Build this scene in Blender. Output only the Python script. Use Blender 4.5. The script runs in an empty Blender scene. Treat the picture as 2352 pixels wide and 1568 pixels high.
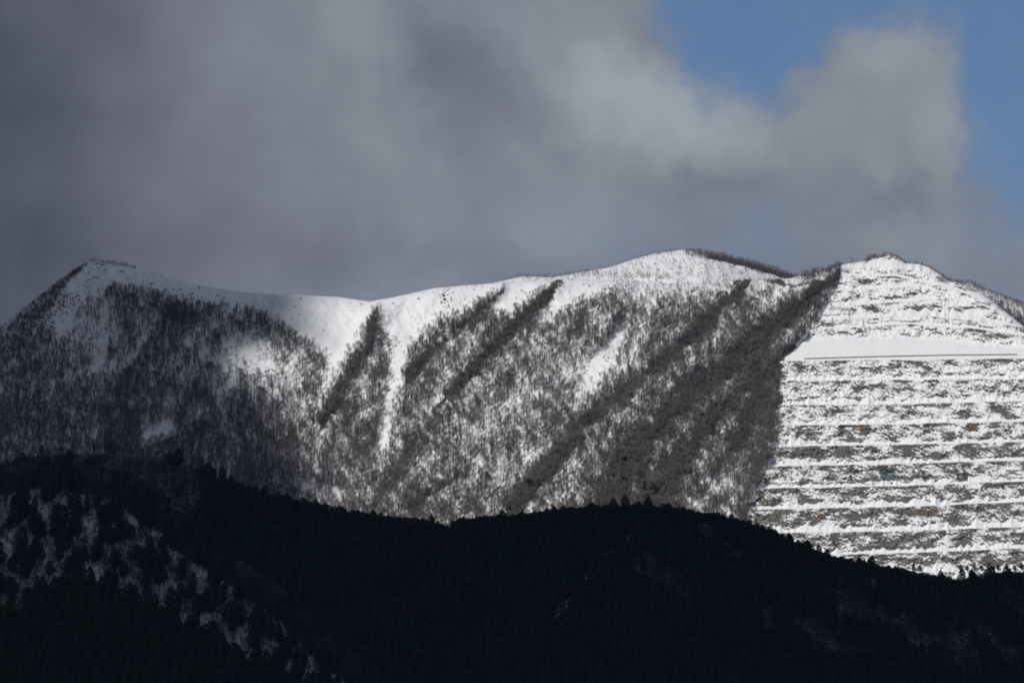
import bpy, math, random
import numpy as np
from mathutils import Vector

# ------------------------------------------------------------------ camera, sky, sun, exposure
TANH = math.tan(math.radians(3.8))          # half of a 7.6 degree telephoto view
PITCH = math.radians(6.0)
CAMZ = 1.7
scene = bpy.context.scene
col = scene.collection
cd = bpy.data.cameras.new('camera'); cam = bpy.data.objects.new('camera', cd); col.objects.link(cam)
cd.sensor_width = 36; cd.lens = 18 / TANH
cd.clip_start = 1; cd.clip_end = 60000
cam.location = (0, 0, CAMZ); cam.rotation_euler = (math.radians(90) + PITCH, 0, 0)
scene.camera = cam
scene.render.resolution_x = 1024; scene.render.resolution_y = 682
scene.view_settings.view_transform = 'Standard'; scene.view_settings.look = 'None'
scene.view_settings.exposure = 0.0; scene.view_settings.gamma = 1.0
scene.cycles.use_denoising = True; scene.cycles.denoiser = 'OPENIMAGEDENOISE'; scene.cycles.denoising_input_passes = 'RGB_ALBEDO_NORMAL'
scene.cycles.max_bounces = 4; scene.cycles.diffuse_bounces = 3; scene.cycles.volume_bounces = 0
scene.cycles.filter_width = 1.7

SUN_AZ = math.radians(35)                    # left of straight behind the camera
SUN_EL = math.radians(33)
SDIR = np.array([-math.sin(SUN_AZ) * math.cos(SUN_EL), -math.cos(SUN_AZ) * math.cos(SUN_EL), math.sin(SUN_EL)])
sl = bpy.data.lights.new('sun', 'SUN'); sl.energy = 3.0; sl.angle = math.radians(0.5); sl.color = (1.0, 0.955, 0.90)
so = bpy.data.objects.new('sun', sl); col.objects.link(so)
so.rotation_euler = Vector(SDIR).to_track_quat('Z', 'Y').to_euler()
so.location = (-2000, -3000, 3000)

def px2u(px): return (px - 1176) / 1176 * TANH
def dirs(px, py):
    a = (np.asarray(px, float) - 1176) / 1176 * TANH
    b = (784 - np.asarray(py, float)) / 1176 * TANH
    return a, math.cos(PITCH) - b * math.sin(PITCH), math.sin(PITCH) + b * math.cos(PITCH)

class NT:
    """small helper to write node trees"""
    def __init__(s, nt): s.nt = nt; nt.nodes.clear()
    def n(s, t, **k):
        x = s.nt.nodes.new(t)
        for a, b in k.items(): setattr(x, a, b)
        return x
    def put(s, sock, v):
        if hasattr(v, 'is_output') or isinstance(v, bpy.types.NodeSocket): s.nt.links.new(v, sock)
        else: sock.default_value = v
    def m(s, op, a, b=0.0, c=0.0, clamp=False):
        x = s.n('ShaderNodeMath', operation=op, use_clamp=clamp)
        s.put(x.inputs[0], a); s.put(x.inputs[1], b); s.put(x.inputs[2], c)
        return x.outputs[0]
    def v(s, op, a, b=(0, 0, 0)):
        x = s.n('ShaderNodeVectorMath', operation=op); s.put(x.inputs[0], a); s.put(x.inputs[1], b)
        return x.outputs['Value'] if op in ('LENGTH', 'DISTANCE', 'DOT_PRODUCT') else x.outputs[0]
    def mr(s, val, a, b, c=0.0, d=1.0, smooth=True):
        x = s.n('ShaderNodeMapRange', interpolation_type='SMOOTHSTEP' if smooth else 'LINEAR')
        for i, q in enumerate((val, a, b, c, d)): s.put(x.inputs[i], q)
        return x.outputs[0]
    def noise(s, vec, scale, detail=3.0, rough=0.5, out='Fac'):
        x = s.n('ShaderNodeTexNoise'); s.put(x.inputs['Vector'], vec); s.put(x.inputs['Scale'], scale)
        s.put(x.inputs['Detail'], detail); s.put(x.inputs['Roughness'], rough)
        return x.outputs[out]
    def mix(s, f, a, b):
        x = s.n('ShaderNodeMix', data_type='RGBA'); s.put(x.inputs[0], f); s.put(x.inputs[6], a); s.put(x.inputs[7], b)
        return x.outputs[2]
    def mul(s, vec, sc): return s.v('MULTIPLY', vec, sc)

world = bpy.data.worlds.new('World'); scene.world = world; world.use_nodes = True
def build_world():
    W = NT(world.node_tree)
    out = W.n('ShaderNodeOutputWorld'); bg = W.n('ShaderNodeBackground')
    W.nt.links.new(bg.outputs[0], out.inputs[0]); bg.inputs[1].default_value = 0.10
    sky = W.n('ShaderNodeTexSky', sky_type='NISHITA', sun_disc=False)
    sky.sun_elevation = SUN_EL
    sky.sun_rotation = math.atan2(SDIR[0], SDIR[1])
    sky.altitude = 300; sky.air_density = 1.0; sky.dust_density = 0.3; sky.ozone_density = 2.5
    tc = W.n('ShaderNodeTexCoord'); d = tc.outputs['Generated']
    sp = W.n('ShaderNodeSeparateXYZ'); W.put(sp.inputs[0], d)
    # direction on the dome: azimuth and height, one unit = 100 picture points of the traced cloud map
    yy = W.m('MAXIMUM', sp.outputs[1], 0.05)
    K = 1176 / TANH / 100
    az = W.m('MULTIPLY', W.m('DIVIDE', sp.outputs[0], yy), K)
    el = W.m('MULTIPLY', W.m('SUBTRACT', W.m('DIVIDE', sp.outputs[2], yy), math.tan(PITCH)), K)
    cb = W.n('ShaderNodeCombineXYZ'); W.put(cb.inputs[0], az); W.put(cb.inputs[1], el)
    # billows: warp the map by fractal noise on the direction itself
    w1 = W.v('SUBTRACT', W.noise(d, 42.0, 6.0, 0.55, 'Color'), (0.5, 0.5, 0.5))
    w2 = W.v('SUBTRACT', W.noise(d, 170.0, 5.0, 0.58, 'Color'), (0.5, 0.5, 0.5))
    P = W.v('ADD', W.v('ADD', cb.outputs[0], W.mul(w1, (2.0, 2.0, 0))), W.mul(w2, (1.6, 1.6, 0)))
    def blob(x, y, rx, ry, rot=0.0):
        mp = W.n('ShaderNodeMapping', vector_type='TEXTURE')
        W.put(mp.inputs['Vector'], P)
        mp.inputs['Location'].default_value = ((x - 1176) / 100, (784 - y) / 100, 0)
        mp.inputs['Rotation'].default_value = (0, 0, math.radians(rot))
        mp.inputs['Scale'].default_value = (rx / 100, ry / 100, 1)
        ln = W.v('LENGTH', mp.outputs[0])
        return W.mr(ln, 0.0, 1.0, 1.0, 0.0)
    def total(lst, base):
        acc = base
        for (x, y, rx, ry, rot, a) in lst:
            acc = W.m('MULTIPLY_ADD', blob(x, y, rx, ry, rot), a, acc)
        return acc
    # openings of blue (positive) and the puffs in front of them (negative)
    gap = total([(1850, -80, 560, 330, 0, 1.5), (2370, 40, 330, 560, 0, 1.4), (1680, 60, 300, 210, -20, 0.7),
                 (1790, 150, 120, 140, 0, 0.5), (2420, 300, 300, 360, 0, 0.8),
                 (2010, 250, 290, 300, 0, -1.5), (1960, 430, 360, 260, 0, -0.5), (2330, 470, 330, 300, 0, 0.05), (1380, 40, 240, 300, 0, -0.8),
                 (1740, 500, 150, 150, 60, 0.45), (2020, 210, 90, 80, 0, 0.35), (1500, 340, 500, 200, -12, -0.8), (300, 300, 1200, 700, 0, -0.7)], -0.12)
    fw = W.m('SUBTRACT', W.noise(d, 75.0, 7.0, 0.6), 0.5)
    fw2 = W.m('SUBTRACT', W.noise(P, 2.2, 6.0, 0.62), 0.5)
    gap = W.m('ADD', gap, W.m('ADD', W.m('MULTIPLY', fw, 0.75), W.m('MULTIPLY', fw2, 0.75)))
    veil = W.m('MULTIPLY_ADD', W.noise(P, 0.5, 4.0, 0.6), -0.28, 1.02)
    cover = W.m('SUBTRACT', 1.0, W.m('MULTIPLY', W.mr(gap, -0.45, 1.05), veil))
    grad = W.mr(az, -15.5, -2.8, 0.0, 0.62)
    L = total([(1040, 140, 300, 260, 0, -0.24), (870, 100, 130, 240, 18, 0.16), (1180, 250, 240, 140, 20, -0.06),
               (1470, 225, 430, 190, -10, 0.44), (1700, 300, 260, 180, -30, 0.16), (1330, 420, 420, 200, 0, 0.04),
               (2070, 110, 190, 110, -15, 0.2), (2030, 450, 140, 100, 0, -0.14), (2160, 300, 110, 220, 0, 0.14), (1950, 250, 300, 250, 0, 0.16), (2150, 520, 400, 160, 0, 0.10),
               (1500, 520, 600, 150, 0, 0.07), (500, 580, 900, 200, 0, -0.10), (950, 600, 500, 120, 0, -0.10), (1220, 30, 300, 120, 0, 0.08),
               (560, 90, 260, 300, 0, 0.06), (1650, 430, 200, 110, 0, -0.06)], grad)
    f1 = W.m('SUBTRACT', W.noise(d, 24.0, 6.0, 0.52), 0.5)
    f2 = W.m('SUBTRACT', W.noise(d, 110.0, 5.0, 0.5), 0.5)
    L = W.m('ADD', L, W.m('ADD', W.m('MULTIPLY', f1, 0.38), W.m('MULTIPLY', f2, 0.28)))
    ramp = W.n('ShaderNodeValToRGB'); W.put(ramp.inputs[0], L)
    e = ramp.color_ramp.elements
    e[0].position = 0.0; e[0].color = (0.062, 0.071, 0.096, 1)
    e[1].position = 1.0; e[1].color = (0.328, 0.365, 0.405, 1)
    k = e.new(0.50); k.color = (0.180, 0.197, 0.238, 1)
    cl = W.v('SCALE', ramp.outputs[0]); cl.node.inputs['Scale'].default_value = 10.0
    skyc = W.v('MULTIPLY', sky.outputs[0], (0.29, 0.375, 0.53))
    W.put(bg.inputs[0], W.mix(cover, skyc, cl))
build_world()

# ------------------------------------------------------------------ numeric helpers
rng = np.random.default_rng(7)
random.seed(7)
def _h(ix, iy, seed):
    n = (ix.astype(np.int64) * 374761393 + iy.astype(np.int64) * 668265263 + seed * 1442695041) & 0xFFFFFFFF
    n = ((n ^ (n >> 13)) * 1274126177) & 0xFFFFFFFF
    n = n ^ (n >> 16)
    return (n & 0xFFFFFF) / float(0xFFFFFF) * 2 * math.pi
def perlin(x, y, seed=0):
    x = np.asarray(x, float); y = np.asarray(y, float)
    x0 = np.floor(x); y0 = np.floor(y); fx = x - x0; fy = y - y0
    u = fx * fx * fx * (fx * (fx * 6 - 15) + 10); v = fy * fy * fy * (fy * (fy * 6 - 15) + 10)
    def g(i, j):
        a = _h(x0 + i, y0 + j, seed)
        return np.cos(a) * (fx - i) + np.sin(a) * (fy - j)
    return ((g(0, 0) * (1 - u) + g(1, 0) * u) * (1 - v) + (g(0, 1) * (1 - u) + g(1, 1) * u) * v) * 1.5
def fbm(x, y, oct=4, seed=0, gain=0.5):
    s = 0; a = 1; t = 0
    x = np.asarray(x, float); y = np.asarray(y, float)
    for i in range(oct):
        th = 0.6 + 1.1 * i + seed * 0.37; c, n = math.cos(th), math.sin(th)
        s = s + a * perlin((x * c - y * n) * 2 ** i + 3.3 * i, (x * n + y * c) * 2 ** i + 7.1, seed + i * 17); t += a; a *= gain
    return s / t
def ridged(x, y, oct=4, seed=0):
    s = 0; a = 1; t = 0
    for i in range(oct):
        th = 0.2 * i + 0.1; c, n = math.cos(th), math.sin(th)
        s = s + a * (1 - 2 * np.abs(perlin((x * c - y * n) * 2 ** i + 1.7 * i, (x * n + y * c) * 2 ** i, seed + i * 13))); t += a; a *= 0.55
    return s / t
def sstep(x, a, b):
    t = np.clip((x - a) / (b - a), 0, 1); return t * t * (3 - 2 * t)
def diag(px, py, ang=55.0):
    """coordinates along / across lines that run down to the left at ANG degrees"""
    c, s = math.cos(math.radians(ang)), math.sin(math.radians(ang))
    return -px * c + py * s, px * s + py * c
def poly_sd(px, py, P):
    """signed distance to a closed polygon, negative inside"""
    d = np.full(np.shape(px), 1e9); ins = np.zeros(np.shape(px), bool)
    n = len(P)
    for i in range(n):
        ax, ay = P[i]; bx, by = P[(i + 1) % n]
        ex, ey = bx - ax, by - ay; wx, wy = px - ax, py - ay
        t = np.clip((wx * ex + wy * ey) / (ex * ex + ey * ey + 1e-9), 0, 1)
        d = np.minimum(d, np.hypot(wx - ex * t, wy - ey * t))
        if ay != by:
            c = ((ay > py) != (by > py)) & (px < (bx - ax) * (py - ay) / (by - ay) + ax)
            ins ^= c
    return np.where(ins, -d, d)
def stroke(px, py, S):
    """S: [(x, y, halfwidth)...] -> distance/halfwidth and signed side (positive: lower right)"""
    best = np.full(np.shape(px), 1e9); side = np.zeros(np.shape(px)); hw = np.ones(np.shape(px))
    for (ax, ay, aw), (bx, by, bw) in zip(S[:-1], S[1:]):
        ex, ey = bx - ax, by - ay; wx, wy = px - ax, py - ay; L2 = ex * ex + ey * ey
        t = np.clip((wx * ex + wy * ey) / L2, 0, 1)
        q = np.hypot(wx - ex * t, wy - ey * t)
        w = aw + (bw - aw) * t
        m = q / w < best
        best = np.where(m, q / w, best); hw = np.where(m, w, hw)
        side = np.where(m, np.sign(ex * wy - ey * wx) * -1 * q, side)
    return best, side, hw
def line(P):
    xs = np.array([p[0] for p in P], float); ys = np.array([p[1] for p in P], float)
    return lambda x: np.interp(x, xs, ys)
def mpp(Y): return Y * TANH / 1176

# ------------------------------------------------------------------ tagging
def tag(o, label=None, cat=None, group=None, kind=None):
    if label: o['label'] = label
    if cat: o['category'] = cat
    if group: o['group'] = group
    if kind: o['kind'] = kind
    return o
def mesh_np(name, V, F, mat, smooth=True, attrs=None):
    me = bpy.data.meshes.new(name)
    V = np.ascontiguousarray(V, dtype=np.float32); F = np.ascontiguousarray(F, dtype=np.int32)
    k = F.shape[1]
    me.vertices.add(len(V)); me.vertices.foreach_set('co', V.ravel())
    me.loops.add(F.size); me.loops.foreach_set('vertex_index', F.ravel())
    me.polygons.add(len(F)); me.polygons.foreach_set('loop_start', np.arange(0, F.size, k, dtype=np.int32))
    me.update(calc_edges=True)
    if smooth: me.polygons.foreach_set('use_smooth', np.ones(len(F), bool))
    for n, a in (attrs or {}).items():
        at = me.attributes.new(n, 'FLOAT', 'POINT'); at.data.foreach_set('value', np.ascontiguousarray(a, dtype=np.float32).ravel())
    if mat: me.materials.append(mat)
    me.validate()
    return me
def obj(name, me, parent=None):
    o = bpy.data.objects.new(name, me); col.objects.link(o)
    if parent: o.parent = parent
    return o

# ------------------------------------------------------------------ materials
def new_mat(name):
    m = bpy.data.materials.new(name); m.use_nodes = True
    N = NT(m.node_tree); out = N.n('ShaderNodeOutputMaterial')
    return m, N, out
def principled(N, out, base, rough=0.8, spec=0.2):
    b = N.n('ShaderNodeBsdfPrincipled'); N.put(b.inputs['Base Color'], base); N.put(b.inputs['Roughness'], rough)
    N.put(b.inputs['Specular IOR Level'], spec); N.nt.links.new(b.outputs[0], out.inputs['Surface']); return b
def attr(N, n):
    a = N.n('ShaderNodeAttribute', attribute_type='GEOMETRY', attribute_name=n); return a.outputs['Fac']
def ground_mat(name, rock_a, rock_b, litter_a, litter_b, snow=(0.86, 0.875, 0.90, 1), fine=0.9, edge=0.45, rust=None, soft=0.11):
    """snow over rock over leaf litter; which one lies where is carried by the mesh, its ragged edge by noise"""
    m, N, out = new_mat(name)
    pos = N.n('ShaderNodeNewGeometry').outputs['Position']
    n1 = N.noise(pos, fine, 4.0, 0.6); n2 = N.noise(pos, 0.12, 4.0, 0.55); n3 = N.noise(pos, 2.2, 3.0, 0.6)
    rock = N.mix(N.mr(n1, 0.3, 0.7), rock_a, rock_b)
    if rust:
        rock = N.mix(N.m('MULTIPLY', attr(N, 'rust'), N.mr(n1, 0.25, 0.6)), rock, rust)
    lit = N.mix(N.mr(n2, 0.35, 0.65), litter_a, litter_b)
    base = N.mix(attr(N, 'litter'), rock, lit)
    s = N.m('ADD', attr(N, 'snow'), N.m('MULTIPLY', N.m('SUBTRACT', n1, 0.5), edge * 2))
    sf = N.mr(s, 0.5 - soft, 0.5 + soft)
    sn = N.mix(N.mr(n3, 0.3, 0.7), snow, (snow[0] * 0.95, snow[1] * 0.955, snow[2] * 0.96, 1))
    b = principled(N, out, N.mix(sf, base, sn), 0.85, 0.15)
    bump = N.n('ShaderNodeBump'); bump.inputs['Strength'].default_value = 0.6; bump.inputs['Distance'].default_value = 0.5
    N.put(bump.inputs['Height'], n1); N.nt.links.new(bump.outputs[0], b.inputs['Normal'])
    return m
def tinted(name, c1, c2, scale=0.05, rough=0.9, obj_var=0.3):
    m, N, out = new_mat(name)
    pos = N.n('ShaderNodeNewGeometry').outputs['Position']
    c = N.mix(N.mr(N.noise(pos, scale, 3.0), 0.35, 0.65), c1, c2)
    r = N.n('ShaderNodeObjectInfo').outputs['Random']
    hsv = N.n('ShaderNodeHueSaturation'); N.put(hsv.inputs['Color'], c)
    N.put(hsv.inputs['Value'], N.mr(r, 0, 1, 1 - obj_var, 1 + obj_var, smooth=False))
    principled(N, out, hsv.outputs[0], rough, 0.1)
    return m

M_mount = ground_mat('snowy_slope', (0.11, 0.10, 0.095, 1), (0.05, 0.05, 0.05, 1), (0.105, 0.084, 0.078, 1), (0.060, 0.050, 0.050, 1), soft=0.20)
M_quarry = ground_mat('quarry_rock_and_snow', (0.185, 0.178, 0.166, 1), (0.078, 0.079, 0.074, 1), (0.10, 0.08, 0.07, 1), (0.06, 0.05, 0.045, 1),
                      rust=(0.20, 0.12, 0.055, 1), fine=0.9, edge=0.42, soft=0.22)
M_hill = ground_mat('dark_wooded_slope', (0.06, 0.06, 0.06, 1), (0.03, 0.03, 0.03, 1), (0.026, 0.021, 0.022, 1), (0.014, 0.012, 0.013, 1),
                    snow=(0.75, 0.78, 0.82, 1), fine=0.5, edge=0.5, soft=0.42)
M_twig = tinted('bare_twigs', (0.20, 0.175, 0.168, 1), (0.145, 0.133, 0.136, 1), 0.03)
M_twig_hill = tinted('shade_darkened_twigs', (0.034, 0.029, 0.030, 1), (0.024, 0.021, 0.024, 1), 0.03)  # bare twigs darkened: dim light under the cloud put into their colour
M_bark = tinted('grey_bark', (0.12, 0.105, 0.095, 1), (0.075, 0.066, 0.06, 1), 0.05)
M_needle = tinted('dark_needles', (0.020, 0.031, 0.026, 1), (0.028, 0.040, 0.030, 1), 0.03)
M_stem = tinted('conifer_bark', (0.07, 0.05, 0.04, 1), (0.05, 0.04, 0.03, 1), 0.05)
M_shrub = tinted('shrub_twigs', (0.06, 0.052, 0.046, 1), (0.045, 0.04, 0.038, 1), 0.05)
M_net = tinted('green_net', (0.10, 0.17, 0.16, 1), (0.07, 0.13, 0.13, 1), 0.3, obj_var=0.1)
M_rail = tinted('weathered_rail', (0.10, 0.10, 0.09, 1), (0.05, 0.05, 0.045, 1), 0.3, obj_var=0.05)

# ------------------------------------------------------------------ the far mountain in numbers (picture points of a 2352-wide print)
MC = line([(-400, 1080), (-120, 850), (0, 752), (60, 704), (120, 655), (180, 612), (208, 599), (250, 603), (300, 613), (360, 632), (450, 653),
           (540, 668), (600, 675), (700, 677), (780, 682), (850, 692), (900, 683), (1000, 661), (1060, 656), (1160, 648), (1270, 643),
           (1340, 642), (1420, 645), (1500, 650), (1560, 652), (1640, 650), (1700, 642), (1780, 640), (1850, 638), (1900, 625), (1930, 613), (2000, 612),
           (2080, 607), (2112, 608), (2140, 619), (2180, 645), (2230, 652), (2280, 672), (2352, 700), (2500, 750), (2700, 830)])
QB = [(1500, 1960), (600, 1928), (640, 1926), (700, 1898), (750, 1872), (775, 1846), (800, 1822), (828, 1795), (870, 1796), (950, 1788),
      (1000, 1780), (1050, 1762), (1110, 1752), (1160, 1722), (1250, 1700), (1450, 1660)]
_qy = np.array([q[0] for q in QB[1:]], float); _qx = np.array([q[1] for q in QB[1:]], float)
def qbound(py):
    e = 17 * fbm(py / 24, py / 90, 2, 551) + 12 * fbm(py / 8, py / 50, 2, 553)
    return np.interp(py, _qy, _qx) + e * (0.25 + 0.75 * sstep(np.abs(np.asarray(py, float) - 800), 25, 50))
BANDS = [
    ([(868, 712, 8), (845, 790, 16), (795, 880, 20), (745, 965, 20)], 1.0, 6),
    ([(1155, 665, 7), (1070, 742, 13), (985, 812, 16), (940, 870, 16)], 0.9, 5),
    ([(1280, 652, 10), (1190, 742, 16), (1090, 845, 20), (1030, 905, 16)], 1.0, 8),
    ([(1722, 640, 12), (1640, 722, 22), (1560, 800, 26), (1460, 880, 24), (1380, 940, 24), (1285, 1040, 26), (1180, 1160, 30)], 1.0, 9),
    ([(1930, 622, 20), (1830, 705, 26), (1700, 822, 32), (1570, 922, 40), (1470, 1020, 46), (1400, 1160, 60)], 1.0, 12),
    ([(1838, 785, 12), (1745, 865, 20), (1640, 955, 26), (1560, 1050, 40), (1480, 1160, 50)], 0.95, 8),
    ([(1060, 1085, 10), (990, 1130, 16), (930, 1180, 20)], 0.9, 4),
    ([(870, 1108, 10), (800, 1125, 14), (740, 1090, 12)], 0.7, 0),
    ([(1560, 652, 9), (1555, 690, 7), (1500, 725, 9)], 0.7, 2),
    ([(1345, 952, 8), (1250, 1060, 16), (1190, 1120, 14)], 0.7, 3),
    ([(1600, 662, 8), (1540, 745, 13), (1475, 810, 12)], 0.6, 3),
    ([(1700, 790, 8), (1620, 850, 14), (1500, 930, 18), (1380, 1050, 20), (1330, 1120, 20)], 0.55, 4),
    ([(1000, 760, 8), (950, 830, 12)], 0.6, 2),
    ([(1335, 690, 5), (1290, 790, 10), (1225, 885, 8), (1180, 940, 4)], 0.50, 4), ([(1455, 662, 5), (1420, 730, 9), (1372, 800, 7)], 0.5, 4),
    ([(1255, 895, 4), (1190, 975, 12), (1115, 1065, 9)], 0.55, 4), ([(1420, 905, 5), (1345, 1000, 13), (1285, 1060, 9), (1230, 1120, 5)], 0.55, 4),
    ([(1105, 895, 4), (1055, 965, 10), (1000, 1065, 8)], 0.5, 3), ([(965, 890, 4), (935, 990, 9), (905, 1075, 6)], 0.45, 3),
    ([(1775, 705, 4), (1705, 765, 9), (1625, 825, 8), (1560, 880, 5)], 0.6, 5), ([(1600, 740, 4), (1520, 830, 9), (1440, 860, 6)], 0.5, 4),
    ([(1500, 880, 4), (1430, 960, 10), (1340, 1020, 8)], 0.5, 4), ([(1620, 1010, 5), (1560, 1080, 12), (1500, 1130, 12)], 0.5, 3), ([(1730, 900, 5), (1690, 1000, 16), (1640, 1090, 14)], 0.55, 4),
    ([(1648, 678, 5), (1672, 656, 7), (1705, 645, 8), (1745, 642, 8), (1800, 652, 8), (1890, 645, 12)], 0.85, 0),
]
SNOWP = [
    # summit snowfield, bowls and the two chutes
    ([(195, 590), (300, 600), (600, 660), (850, 680), (1010, 650), (1280, 630), (1285, 648), (1180, 735), (1120, 715), (1155, 668), (1140, 664),
      (1050, 735), (1010, 730), (1000, 745), (955, 790), (940, 800), (925, 870), (905, 960), (885, 1035), (870, 1040), (893, 930), (905, 850), (905, 800),
      (880, 780), (874, 725), (862, 718), (835, 785), (810, 815), (790, 850), (760, 920), (742, 1000), (728, 1000), (735, 940), (762, 870), (770, 830), (740, 810), (700, 785),
      (650, 750), (610, 728), (545, 708), (470, 702), (420, 690), (350, 672), (255, 662), (200, 700), (110, 690)], 10),
    ([(1440, 765), (1425, 800), (1370, 880), (1330, 905), (1335, 870), (1390, 800), (1420, 770)], 8),
    ([(560, 795), (582, 815), (640, 868), (652, 882), (610, 862), (575, 835), (552, 815)], 8),
    ([(395, 985), (400, 1000), (340, 1015), (330, 1005), (365, 990)], 8),
    ([(240, 700), (250, 700), (240, 830), (222, 865), (210, 850), (232, 780)], 10),
    ([(1290, 650), (1400, 650), (1360, 690), (1290, 720), (1240, 745), (1250, 700)], 16),
    ([(1640, 665), (1690, 655), (1690, 668), (1650, 682)], 6),
    ([(1785, 658), (1822, 655), (1800, 700), (1760, 730), (1740, 720), (1775, 690)], 10),
]
CHUTES = [[(912, 780, 18), (908, 830, 14), (900, 900, 11), (890, 965, 10), (878, 1035, 14)], [(766, 800, 16), (760, 850, 11), (748, 905, 9), (735, 960, 10), (731, 1000, 6)], [(1430, 780, 5), (1400, 830, 10), (1352, 895, 10)], [(394, 975, 6), (365, 995, 10), (335, 1015, 8)]]
def wob(px, py, a=14, sc=60, seed=3):
    return px + a * fbm(px / sc, py / sc, 3, seed), py + a * fbm(px / sc, py / sc, 3, seed + 50)
def m_snowclear(px, py):
    """1 where the far face is open snow"""
    x, y = wob(px, py, 12, 45, 5); n5 = fbm(px / 14, py / 18, 2, 15)
    c = np.zeros(np.shape(px))
    for P, soft in SNOWP:
        c = np.maximum(c, 1 - sstep(poly_sd(x, y, P) + 8 * n5, -soft * 0.8, soft * 1.3))
    for S in CHUTES:
        q, _, _ = stroke(px + 9 * n5, py, S); c = np.maximum(c, (0.92 + 0.5 * n5) * (1 - sstep(q, 0.6, 1.6)))
    return c
def m_band(px, py):
    x, y = wob(px, py, 14, 50, 9); n7 = fbm(px / 24, py / 24, 3, 11); n8 = fbm(px / 60, py / 60, 3, 12)
    c = np.zeros(np.shape(px))
    for S, a, _ in BANDS:
        q, _s, _w = stroke(x, y, S)
        c = np.maximum(c, a * (1 - sstep(q + 0.8 * n7, -0.1, 2.0)) * (0.95 + 0.45 * n8))
    left = line([(595, 212), (640, 165), (700, 118), (770, 62), (830, 0), (930, -80), (1300, -300)])
    c = np.maximum(c, 0.72 * (1 - sstep(x - left(y), -6, 8)))
    return c
def m_density(px, py):
    """how thickly bare trees stand on the far face, 0 to 1"""
    al, ac = diag(px, py)
    n = 0.75 * fbm(al / 150, ac / 42, 4, 21) + (0.3 + 0.7 * sstep(px, 900, 1400)) * 0.75 * fbm(al / 130, ac / 17, 3, 23); n2 = fbm(px / 22, py / 30, 3, 33)
    d = 0.60 + 0.55 * n + 0.34 * n2
    # tones traced from the picture
    for x0, y0, rx, ry, a in [(300, 800, 90, 110, 0.02), (414, 731, 26, 14, 0.9), (430, 735, 60, 40, 0.15), (650, 830, 110, 90, -0.05), (1100, 950, 160, 120, -0.22), (1380, 720, 150, 90, -0.12), (1330, 870, 150, 80, -0.22),
                              (560, 1010, 240, 140, 0.04), (120, 980, 300, 170, 0.10), (500, 840, 200, 150, -0.26), (420, 760, 120, 60, -0.12), (850, 980, 60, 140, 0.02), (1030, 1040, 160, 60, 0.10),
                              (1200, 1090, 120, 100, -0.22), (700, 900, 90, 90, -0.12), (1740, 980, 60, 150, 0.45), (1530, 980, 70, 70, 0.05), (1420, 1060, 70, 70, 0.05), (1680, 1140, 70, 60, -0.22), (1620, 1120, 60, 50, -0.10),
                              (1800, 720, 50, 60, 0.0), (1640, 790, 60, 60, -0.10), (1400, 1000, 60, 60, 0.06), (130, 730, 70, 70, -0.55), (230, 790, 70, 80, -0.30),
                              (590, 840, 60, 50, -0.25), (1470, 690, 60, 40, -0.1), (770, 1140, 70, 40, -0.35)]:
        d = d + a * np.exp(-((px - x0) / rx) ** 2 - ((py - y0) / ry) ** 2)
    d = np.clip(d, 0.03, 1.0)
    sc = m_snowclear(px, py)
    d = d * (1 - sc)
    b = m_band(px, py)
    d = np.maximum(d, b)
    d = d * (1 - sstep(px - qbound(py), 0, 9))
    right = (px > 2100) * sstep(py - MC(px), 0, 6) * (px - qbound(py) > 0)
    return np.clip(np.maximum(d, right * 0.9), 0, 1)
def YM(px, py):
    px = np.asarray(px, float); py = np.asarray(py, float)
    c = MC(px)
    Y = 5990 - (py - 650) * 0.38
    al, ac = diag(px, py)
    Y = Y + 9 * fbm(al / 260, ac / 110, 3, 71) + 3.4 * fbm(px / 38, py / 38, 3, 73) + 0.9 * fbm(px / 9, py / 9, 2, 77)
    for S, a, A in BANDS:
        if A:
            q, side, w = stroke(px, py, S)
            # the spur's crest runs along the upper left edge of its dark band
            s = (side + w * 0.8) / (w * 1.4 + 10)
            Y = Y - A * np.exp(-s * s)
    left = line([(560, 240), (595, 212), (640, 165), (700, 118), (770, 62), (830, 0), (930, -80), (1300, -300), (2700, -900)])
    e = left(py) - px
    Y = Y + 0.55 * np.where(e > 0, e, 0) - 7 * np.exp(-(e / 25) ** 2)
    for x0, y0, rx, ry, a in [(740, 740, 80, 60, 9), (940, 740, 60, 60, 8), (1340, 860, 60, 80, 5), (1240, 690, 50, 30, 4), (480, 720, 120, 60, -4)]:
        Y = Y + a * np.exp(-((px - x0) / rx) ** 2 - ((py - y0) / ry) ** 2)
    Y = Y + 16 * np.exp(-np.maximum(py - c, 0) / 10)
    r = px - qbound(py)
    Y = Y + np.where(r > 0, 1.6 * r, 0) * (r < 60) + (r >= 60) * 96
    return Y

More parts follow.
